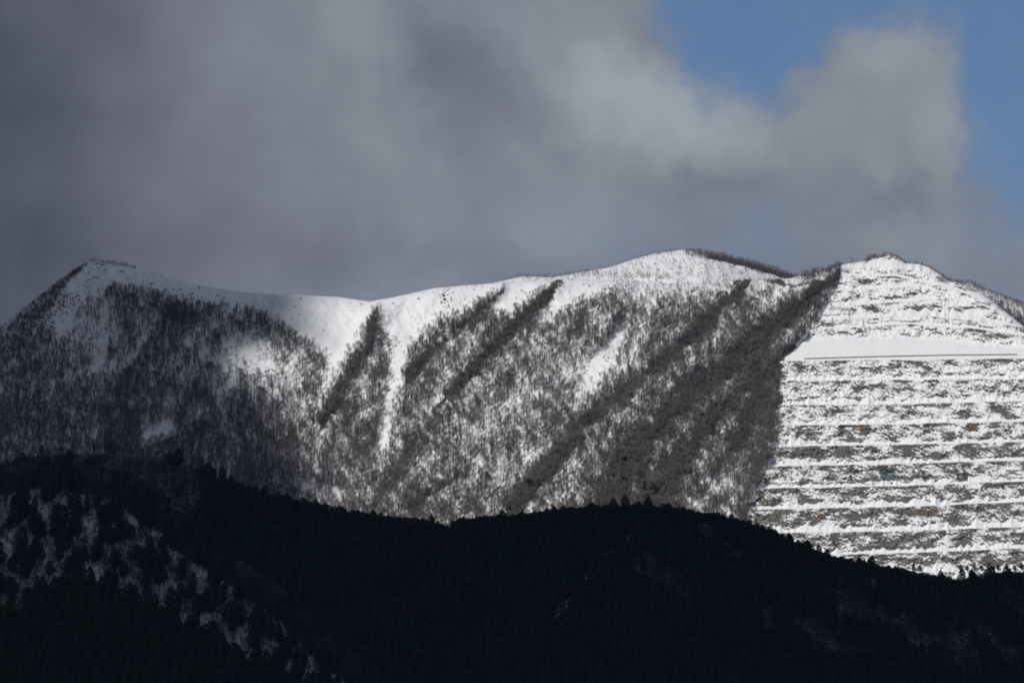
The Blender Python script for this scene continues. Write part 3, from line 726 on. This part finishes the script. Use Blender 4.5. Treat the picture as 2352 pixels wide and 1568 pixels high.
# notable single conifers
for (qx, qy, v, s, lab) in [(408, 1072, 1, 1.05, 'round dark conifer breaking the brown crest above the left hill'), (388, 1068, 3, 0.8, 'smaller dark conifer just left of the round one on the brown crest'),
                            (478, 1106, 1, 1.1, 'broad dark conifer alone on the ridge where the brown crest starts to fall'), (462, 1098, 3, 0.8, 'low conifer leaning on the broad dark one at the falling crest')]:
    put_tree('coni', qx, qy, YB_(qx, qy), v, (s * 1.3, s * 1.3, s), U(0, 6), lab, None)
for (qx, qy, v, s, lab) in [(1636, 1000, 2, 0.85, 'slim dark conifer alone high in the brown band beside the quarry forest'), (1434, 1068, 1, 0.8, 'dark conifer in the brown band, upper left of the snowy conifer cluster'),
                            (1572, 1046, 3, 0.7, 'short dark conifer in the middle of the wide brown band'), (1432, 1118, 1, 0.95, 'dark green conifer at the left edge of the cluster low in the brown band'),
                            (1474, 1106, 0, 0.85, 'tallest conifer of the cluster low in the brown band'), (1482, 1126, 3, 0.9, 'snow dusted conifer in the middle of the low cluster'),
                            (1502, 1134, 1, 0.85, 'snow dusted conifer at the right end of the low cluster'), (1216, 1120, 1, 0.9, 'dark evergreen above the ridge hump in pale forest'), (1120, 1100, 3, 0.6, 'small evergreen above the curved fallen log')]:
    t = put_tree('coni', qx, qy, YM(qx, qy), v, (s * 1.3, s * 1.3, s * 0.85), U(0, 6), lab, None)
# young conifers at the foot of the quarry
for i, qx in enumerate([2098, 2112, 2206, 2221, 2238, 2254, 2272, 2292, 2312, 2330, 2346]):
    qy = QL[18](qx) - 2 + U(-1, 1)
    t = put_tree('coni', qx, qy, YQ(qx, qy) - 1.5, i % 4, (0.62, 0.62, U(0.38, 0.5)), U(0, 6), 'short dark conifer in the row along the lowest quarry ledge', 'young conifers at the foot of the quarry')
# the cloud of ordinary trees: first the far face
def sample(n, x0, x1, y0, y1): return rng.uniform(x0, x1, n), rng.uniform(y0, y1, n)
px, py = sample(165000, -60, 2420, 600, 1330)
ok = (py > MC(px) + 1) & (py < np.where(px < 560, 1160, BC(px) + 40))
px, py = px[ok], py[ok]
d = m_density(px, py)
keep = rng.random(len(px)) < d ** 1.25
px, py, d = px[keep], py[keep], d[keep]
print('far bare trees', len(px))
# the ones that stand apart on open snow become trees of their own
dn = m_density(px, py + 14); lone = (dn < 0.30) | (py < MC(px) + 9)
li = np.nonzero(lone & (px > 0) & (px < 2352))[0]; rng.shuffle(li); li = li[:230]
def zone(x_, y_):
    Z = [(lambda: x_ < 330 and y_ < 900, 'small leafless tree on the thinly wooded flank under the left summit', 'lone trees under the left summit'),
         (lambda: x_ < 560, 'leafless tree at the upper forest edge below the left snowfield', 'forest edge trees left of the snow bowl'),
         (lambda: x_ < 880, 'leafless tree at the rim of the left snow bowl and its chute', 'trees around the left snow bowl'),
         (lambda: x_ < 1170, 'leafless tree beside the second snow bowl and its long white chute', 'trees around the second snow bowl'),
         (lambda: x_ < 1540, 'leafless tree among snow openings on the bright central slope', 'trees in the openings of the central slope'),
         (lambda: x_ < 1900, 'leafless tree in the snowy openings between the dark spurs left of the quarry', 'trees between the dark spurs'),
         (lambda: True, 'leafless tree on the dark crest behind the quarry top', 'trees behind the quarry crest')]
    for f, a, b in Z:
        if f(): return a, b
for i in li:
    v = int(rng.integers(0, 4)); lab, grp = zone(px[i], py[i])
    put_tree('bare', float(px[i]), float(py[i]), YM(px[i], py[i]), v, U(0.6, 1.0) if py[i] > MC(px[i]) + 12 else U(0.22, 0.4), U(0, 6.28), lab, grp)
# fringe along the skyline
for k in range(60):
    qx = [U(255, 310), U(1185, 1275), U(1270, 1500), U(1620, 1840), U(2100, 2340)][k % 5]
    if k % 5 == 0 or k % 5 == 4: Yq = YM(qx, MC(qx)); qy = MC(qx) + 1
    else: qy = DC(qx) + 1; Yq = YD(qx, qy)
    put_tree('bare', qx, qy, Yq, k % 4, U(0.25, 0.5) if k % 5 in (0, 1, 2) else U(0.28, 0.5), U(0, 6.28),
             ['tiny bush-like tree on the skyline just right of the left summit', 'tiny leafless tree on the skyline knoll before the far summit', 'tiny leafless tree on the skyline rising to the far summit',
              'small leafless tree on the dark right shoulder of the far summit', 'small leafless tree on the skyline right of the quarry peak'][k % 5],
             ['skyline scrub at the left summit', 'skyline trees on the knoll', 'skyline trees below the far summit', 'trees on the far summit shoulder', 'skyline trees right of the quarry'][k % 5])
rest = np.ones(len(px), bool); rest[li] = False
bpar = [[next(a for (v, a, b) in made['bare'] if v == k), next(b for (v, a, b) in made['bare'] if v == k)] for k in range(4)]
cpar = [[next(a for (v, a, b) in made['coni'] if v == k), next(b for (v, a, b) in made['coni'] if v == k)] for k in range(4)]
rx, ry, rd = px[rest], py[rest], d[rest]
P1 = world_pt(rx, ry, YM(rx, ry))
S1 = rng.uniform(0.62, 1.05, len(rx)) * (0.35 + 0.65 * sstep(ry - MC(rx), 0, 70)) * np.where(rx < 240, 0.85, 1)
scatter('bare_forest', P1, None, bpar, rng.integers(0, 4, len(rx)), S1, 'grey brown leafless forest covering the snowy mountain face', 'forest')
# forest on the back of the far summit's shoulder
qx, qy = sample(9000, 1100, 1900, 570, 690)
bl = qy - DC(qx)
pr = np.where((qx > 1590) & (bl > 0) & (bl < 18), 0.9, 0) + np.where((bl > 8) & (qx < 1800), 0.16 + 0.45 * sstep(fbm(qx / 30, qy / 12, 3, 61), 0.0, 0.35), 0)
ribbon = np.abs(qy - np.interp(qx, [1180, 1300, 1400, 1500, 1560], [636, 633, 633, 637, 640])) < 5
pr = np.where(ribbon & (qx < 1540) & (bl > 0), 0.8, pr)
k = (rng.random(len(qx)) < pr) & (bl > 0)
qx, qy = qx[k], qy[k]
def crest_scrub(n, x0, x1, crest, depth, thick, scl):
    x_ = rng.uniform(x0, x1, n); y_ = crest(x_) + rng.uniform(0.5, thick, n)
    return world_pt(x_, y_, depth(x_, y_)), rng.uniform(*scl, n)
SC = [crest_scrub(130, 205, 312, MC, YM, 4, (.18, .36)), crest_scrub(25, 345, 375, MC, YM, 3, (.15, .3)), crest_scrub(60, 560, 860, MC, YM, 3, (.08, .2)), crest_scrub(90, 880, 1160, MC, YM, 4, (.08, .25)),
      crest_scrub(230, 1170, 1560, DC, YD, 5, (.12, .36)), crest_scrub(900, 1570, 1850, DC, YD, 13, (.2, .45)), crest_scrub(160, 1990, 2080, QC, YQ, 4, (.14, .32)), crest_scrub(60, 1984, 2012, QC, YQ, 8, (.25, .45)),
      crest_scrub(380, 2080, 2352, MC, YM, 8, (.25, .5)), crest_scrub(160, 1840, 1935, MC, YM, 8, (.4, .8))]
P3 = np.concatenate([world_pt(qx, qy, YD(qx, qy))] + [a_ for a_, _ in SC]); S3 = np.concatenate([rng.uniform(0.22, 0.5, len(qx))] + [b_ for _, b_ in SC])
scatter('summit_scrub', P3, None, bpar, rng.integers(0, 4, len(P3)), S3, 'brown scrub and low trees along the mountain skyline and far rounded summit', 'scrub')
# scrub strewn over the left margin of the quarry
qx, qy = sample(4600, 1720, 2010, 600, 1250); m_ = qx - qbound(qy)
k = (m_ > 0) & (rng.random(len(qx)) < 0.6 * np.exp(-m_ / 34) * sstep(fbm(qx / 20, qy / 20, 2, 83), -0.3, 0.25)) & (qy > QC(qx) + 4) & ~((qy > 775) & (qy < 835))
qx, qy = qx[k], qy[k]
scatter('quarry_margin_scrub', world_pt(qx, qy, YQ(qx, qy) - 0.3), None, bpar, rng.integers(0, 4, len(qx)), rng.uniform(0.25, 0.7, len(qx)), 'ragged brush along the left margin of the quarry', 'scrub')
# shrubs and boulder-like tufts poking through the open snow
qx, qy = sample(42000, 40, 1900, 595, 1000)
ok = (qy > MC(qx) + 2); qx, qy = qx[ok], qy[ok]
sc = m_snowclear(qx, qy); cl = fbm(qx / 34, qy / 14, 4, 81)
pr = sc * (0.015 + 0.5 * sstep(cl, 0.10, 0.5)); pr = pr * (1 - 0.85 * np.exp(-((qx - 720) / 90) ** 2)) + 0.5 * sc * np.exp(-((qx - 1025) / 16) ** 2 - ((qy - 685) / 25) ** 2)
pr = pr + 0.35 * (np.abs((qx - 60) / 150 - (775 - qy) / 175) < 0.35) * (qx < 260)
k = rng.random(len(qx)) < pr
qx, qy = qx[k], qy[k]; print('shrubs', len(qx))
o = rng.permutation(len(qx)); qx, qy = qx[o], qy[o]
ns = min(240, len(qx))
for i in range(ns):
    lab, grp = [(('low dark shrub poking through the snow under the left summit', 'shrubs under the left summit') if qx[i] < 330 else
                 ('low dark shrub on the long snowfield right of the left summit', 'shrubs on the left snowfield') if qx[i] < 640 else
                 ('low dark shrub in the left snow bowl', 'shrubs in the left snow bowl') if qx[i] < 870 else
                 ('low dark shrub in the second snow bowl', 'shrubs in the second snow bowl') if qx[i] < 1170 else
                 ('low dark shrub on the bright snow right of the two bowls', 'shrubs on the right snow openings'))][0]
    put_shrub(float(qx[i]), float(qy[i]), YM(qx[i], qy[i]), i % 3, U(0.3, 1.0), U(0, 6), lab, grp)
spar = [[next(o_ for (v, o_) in made['shrub'] if v == k)] for k in range(3)]
scatter('shrub_cover', world_pt(qx[ns:], qy[ns:], YM(qx[ns:], qy[ns:])), None, spar, rng.integers(0, 3, len(qx) - ns), rng.uniform(0.2, 0.8, len(qx) - ns), 'scattered low dark scrub dotting the open snowfields', 'scrub')
# scrub on the quarry rim
# woods of the shaded hills
def wood(n, x0, x1, y0, y1, crest, depth, pc, pb, off=4):
    qx, qy = sample(n, x0, x1, y0, y1)
    ok = qy > crest(qx) + off; qx, qy = qx[ok], qy[ok]
    r = rng.random(len(qx)); c = pc(qx, qy); b = pb(qx, qy)
    ic = r < c; ib = (~ic) & (r < c + b)
    return world_pt(qx[ic], qy[ic], depth(qx[ic], qy[ic])), world_pt(qx[ib], qy[ib], depth(qx[ib], qy[ib]))
def gully(px, py):
    q, _, _ = stroke(px, py, [(1405, 1283, 9), (1365, 1318, 13), (1325, 1370, 14), (1275, 1430, 10)])
    return 1 - 0.72 * (1 - sstep(q, 0.9, 1.5))
cB, bB = wood(16000, -60, 2420, 1040, 1700, BC, YB_, lambda x, y: (1 - bare_on_B(x, y)) * gully(x, y) * 0.97, lambda x, y: bare_on_B(x, y) * gully(x, y) * 0.97, 2)
def brownA(px, py):
    below = py - AC(px); return 1 - sstep(below + 16 * fbm(px / 50, py / 50, 3, 521), 26 + 0.05 * px, 60 + 0.05 * px)
cA, bA = wood(17000, -60, 1400, 1050, 1720, AC, YA_, lambda x, y: brownA(x, y) * 0.04 + (1 - brownA(x, y)) * (0.03 + 0.34 * sstep(fbm(x / 35, y / 30, 3, 141), 0.08, 0.35)), lambda x, y: brownA(x, y) * 0.95 + (1 - brownA(x, y)) * (0.40 + 0.6 * fbm(x / 26, y / 26, 3, 143)), 2)
cC, bC = wood(3800, -60, 1200, 1290, 1720, CC, YC_, lambda x, y: 0.95 + 0 * x, lambda x, y: 0.0 * x, 2)
Pc = np.concatenate([cB, cA, cC]); Pb = np.concatenate([bB, bA]); print('hill conifers', len(Pc), 'hill bare', len(Pb))
scatter('conifer_forest', Pc, None, cpar, rng.integers(0, 4, len(Pc)), rng.uniform(0.75, 1.1, len(Pc)), 'dense dark conifer plantation filling the shaded foreground ridges', 'forest')
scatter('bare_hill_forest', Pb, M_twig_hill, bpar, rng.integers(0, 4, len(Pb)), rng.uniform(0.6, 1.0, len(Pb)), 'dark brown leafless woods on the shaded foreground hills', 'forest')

# ------------------------------------------------------------------ things on the quarry and the slope
def guard_rail():
    root = bpy.data.objects.new('guard_rail', None); col.objects.link(root)
    gx = np.linspace(1848, 2336, 62); gy = np.interp(gx, [1848, 2000, 2160, 2352], [824.5, 820, 816.5, 814.5])
    P = world_pt(gx, gy, YQ(gx, gy) - 0.8)
    root.location = P[0].tolist(); P = P - P[0]
    V = []; F = []
    for i in range(len(P) - 1):
        a, b = P[i], P[i + 1]; s = len(V)
        for q in (a, b):
            for dy, dz in ((0, 0.15), (0, 0.72), (0.12, 0.72), (0.12, 0.15)): V.append((q[0], q[1] + dy, q[2] + dz))
        for k in range(4):
            k2 = (k + 1) % 4; F.append((s + k, s + k2, s + 4 + k2)); F.append((s + k, s + 4 + k2, s + 4 + k))
    obj('beam', tri('beam', (V, F), M_rail), root)
    PV = []; PF = []
    for i in range(0, len(P), 1):
        tube(PV, PF, P[i] + np.array([0, .2, -0.6]), P[i] + np.array([0, .2, 1.15]), 0.09, 0.09, 4)
    p = obj('post', tri('post', (PV, PF), M_rail), root); p['kind'] = 'stuff'
    tag(root, 'long thin dark barrier along the edge of the flat snowy quarry terrace', 'barrier')
guard_rail()
def net(x0, x1, y0, y1, shear, label):
    """hanging rockfall net: crossing cords laid over the rock face"""
    V = []; F = []
    n = max(3, int((x1 - x0) / 1.6)); m = int((y1 - y0) / 1.6)
    gx = np.linspace(0, 1, n + 1); gy = np.linspace(0, 1, m + 1)
    X, T = np.meshgrid(gx, gy); PX = x0 + (x1 - x0) * X + shear * T * (y1 - y0); PY = y0 + (y1 - y0) * T
    W = world_pt(PX, PY, YQ(PX, PY) - 0.7)
    o0 = W[0, 0].copy(); W = W - o0
    for i in range(m + 1):
        for j in range(n + 1):
            if j < n: tube(V, F, W[i, j], W[i, j + 1], 0.09, 0.09)
            if i < m: tube(V, F, W[i, j], W[i + 1, j], 0.11, 0.11)
    o = obj('rockfall_net', tri('rockfall_net', (V, F), M_net)); o.location = o0.tolist()
    tag(o, label, 'net', 'green nets on the quarry face')
net(2018, 2052, 1075, 1102, 0.25, 'wide teal green rockfall net on the lower quarry face')
net(2112, 2117, 1076, 1106, 0.35, 'single narrow teal net strip right of the wide one on the quarry face')
net(2190, 2195, 1068, 1106, 0.30, 'left strip of the pair of narrow teal nets low on the quarry')
net(2207, 2212, 1066, 1104, 0.30, 'right strip of the pair of narrow teal nets low on the quarry')
def fallen_log():
    pts = [(1110, 1143), (1122, 1142), (1128, 1134), (1134, 1125), (1143, 1119), (1152, 1116)]
    V = []; F = []; P = [world_pt(a, b, YM(a, b) - 0.8) for a, b in pts]; o0 = P[0].copy(); P = [p - o0 for p in P]
    for i in range(len(P) - 1): tube(V, F, P[i], P[i + 1], 0.62 - 0.09 * i, 0.53 - 0.09 * i, 6)
    for i, dx in ((1, 2.0), (3, -1.6), (4, 1.4)): tube(V, F, P[i], P[i] + np.array([dx, -0.3, 1.8]), 0.16, 0.05, 4)
    o = obj('fallen_log', tri('fallen_log', (V, F), M_shrub)); o.location = o0.tolist()
    tag(o, 'dark curved fallen log lying in the snow above the shaded conifer ridge', 'log')
fallen_log()

# ------------------------------------------------------------------ the cloud that shades the left mountain and all the near hills
def shade_cloud():
    s = SDIR; up = np.array([0, 0, 1.0]); up = up - up.dot(s) * s; up /= np.linalg.norm(up); rt = np.cross(up, s); rt = -rt if rt[0] < 0 else rt
    gx, gy = np.meshgrid(np.linspace(100, 1700, 18), np.linspace(720, 1150, 10))
    W = world_pt(gx, gy, 5990 - (gy - 650) * 0.38).reshape(-1, 3)
    A = np.stack([W @ rt, W @ up, np.ones(len(W))], 1)
    cx = np.linalg.lstsq(A, gx.ravel(), rcond=None)[0]; cy = np.linalg.lstsq(A, gy.ravel(), rcond=None)[0]
    print('cloud map resid', np.abs(A @ cx - gx.ravel()).max(), np.abs(A @ cy - gy.ravel()).max())
    Bp = world_pt(np.array([0, 1176, 2352]), np.array([1100, 1190, 1315]), 4400.) @ up; Mp = world_pt(np.array([0, 1176, 2352]), np.array([1100, 1190, 1315]), np.array([5800, 5780, 5540.])) @ up
    print('q near crest', Bp, 'q far foot', Mp)
    qcut = (Bp.max() + Mp.min()) / 2
    step = 12.0
    p = np.arange(-4900, -500, step * 1.5); q = np.arange(300, 3900, step)
    Pg, Qg = np.meshgrid(p, q)
    X = Pg * cx[0] + Qg * cx[1] + cx[2]; Y_ = Pg * cy[0] + Qg * cy[1] + cy[2]
    n = fbm(Pg / 120, Qg / 120, 4, 601)
    bnd = line([(-3000, 690), (600, 705), (700, 722), (760, 700), (820, 665), (890, 670), (950, 695), (1020, 725), (1100, 750), (1200, 770), (1500, 800)])
    g = (bnd(Y_) - X) * 0.34 + 40 * n                # metres inside the shade, far mountain
    hole = np.exp(-((X - 600) / 60) ** 2 - ((Y_ - 840) / 45) ** 2); g = g - 34 * hole
    g2 = qcut - Qg + 60 * n
    g = np.maximum(g, g2)
    edge = np.minimum(np.minimum(Pg - p[0], p[-1] - Pg), np.minimum(Qg - q[0], q[-1] - Qg)) - 60 + 40 * n
    g = np.minimum(g, edge)
    th = np.where(g > 0, 10 + 120 * (1 - np.exp(-np.maximum(g, 0) / 150)) * (0.8 + 0.5 * fbm(Pg / 200, Qg / 200, 4, 611)), 0)
    idx = -np.ones(g.shape, int); inside = g > 0; idx[inside] = np.arange(inside.sum()); k = inside.sum()
    base = Pg[..., None] * rt + Qg[..., None] * up + 1400 * s
    Vt = (base + (th * 1.6)[..., None] * s)[inside]; Vb = (base - (th * 0.5)[..., None] * s)[inside]
    a, b, c, d_ = idx[:-1, :-1], idx[:-1, 1:], idx[1:, 1:], idx[1:, :-1]
    m = (a >= 0) & (b >= 0) & (c >= 0) & (d_ >= 0)
    F = np.stack([a[m], b[m], c[m], d_[m]], 1)
    # close the rim
    from collections import Counter
    E = {}
    for e0, e1 in ((0, 1), (1, 2), (2, 3), (3, 0)):
        for u_, v_ in zip(F[:, e0], F[:, e1]):
            if (v_, u_) in E: del E[(v_, u_)]
            else: E[(u_, v_)] = 1
    rim = np.array([(v_, u_, u_ + k, v_ + k) for (u_, v_) in E])
    allF = np.concatenate([F, F[:, ::-1] + k, rim])
    m_, N, out = new_mat('cloud_vapour')
    df = N.n('ShaderNodeBsdfDiffuse'); tr = N.n('ShaderNodeBsdfTranslucent'); mx = N.n('ShaderNodeMixShader'); mx.inputs[0].default_value = 0.35
    for z in (df, tr): z.inputs['Color'].default_value = (0.85, 0.86, 0.88, 1)
    N.nt.links.new(df.outputs[0], mx.inputs[1]); N.nt.links.new(tr.outputs[0], mx.inputs[2]); N.nt.links.new(mx.outputs[0], out.inputs[0])
    me = mesh_np('cloud', np.concatenate([Vt, Vb]), allF, m_, True)
    tag(obj('cloud', me), kind='structure')
shade_cloud()

# ------------------------------------------------------------------ air
def haze():
    x, y0, y1, z0, z1 = 31000, -31000, 31000, -1.0, 800.0
    V = np.array([(sx * x, sy, sz) for sz in (z0, z1) for sx, sy in ((-1, y0), (1, y0), (1, y1), (-1, y1))], float)
    F = np.array([[0, 3, 2, 1], [4, 5, 6, 7], [0, 1, 5, 4], [1, 2, 6, 5], [2, 3, 7, 6], [3, 0, 4, 7]])
    m, N, out = new_mat('haze')
    v = N.n('ShaderNodeVolumePrincipled'); v.inputs['Color'].default_value = (0.32, 0.60, 1.0, 1); v.inputs['Density'].default_value = HAZE; v.inputs['Anisotropy'].default_value = 0.0
    N.nt.links.new(v.outputs[0], out.inputs['Volume'])
    tag(obj('haze', mesh_np('haze', V, F, m, False)), kind='stuff')
HAZE = 1.1e-5
USE_HAZE = True
if USE_HAZE: haze()
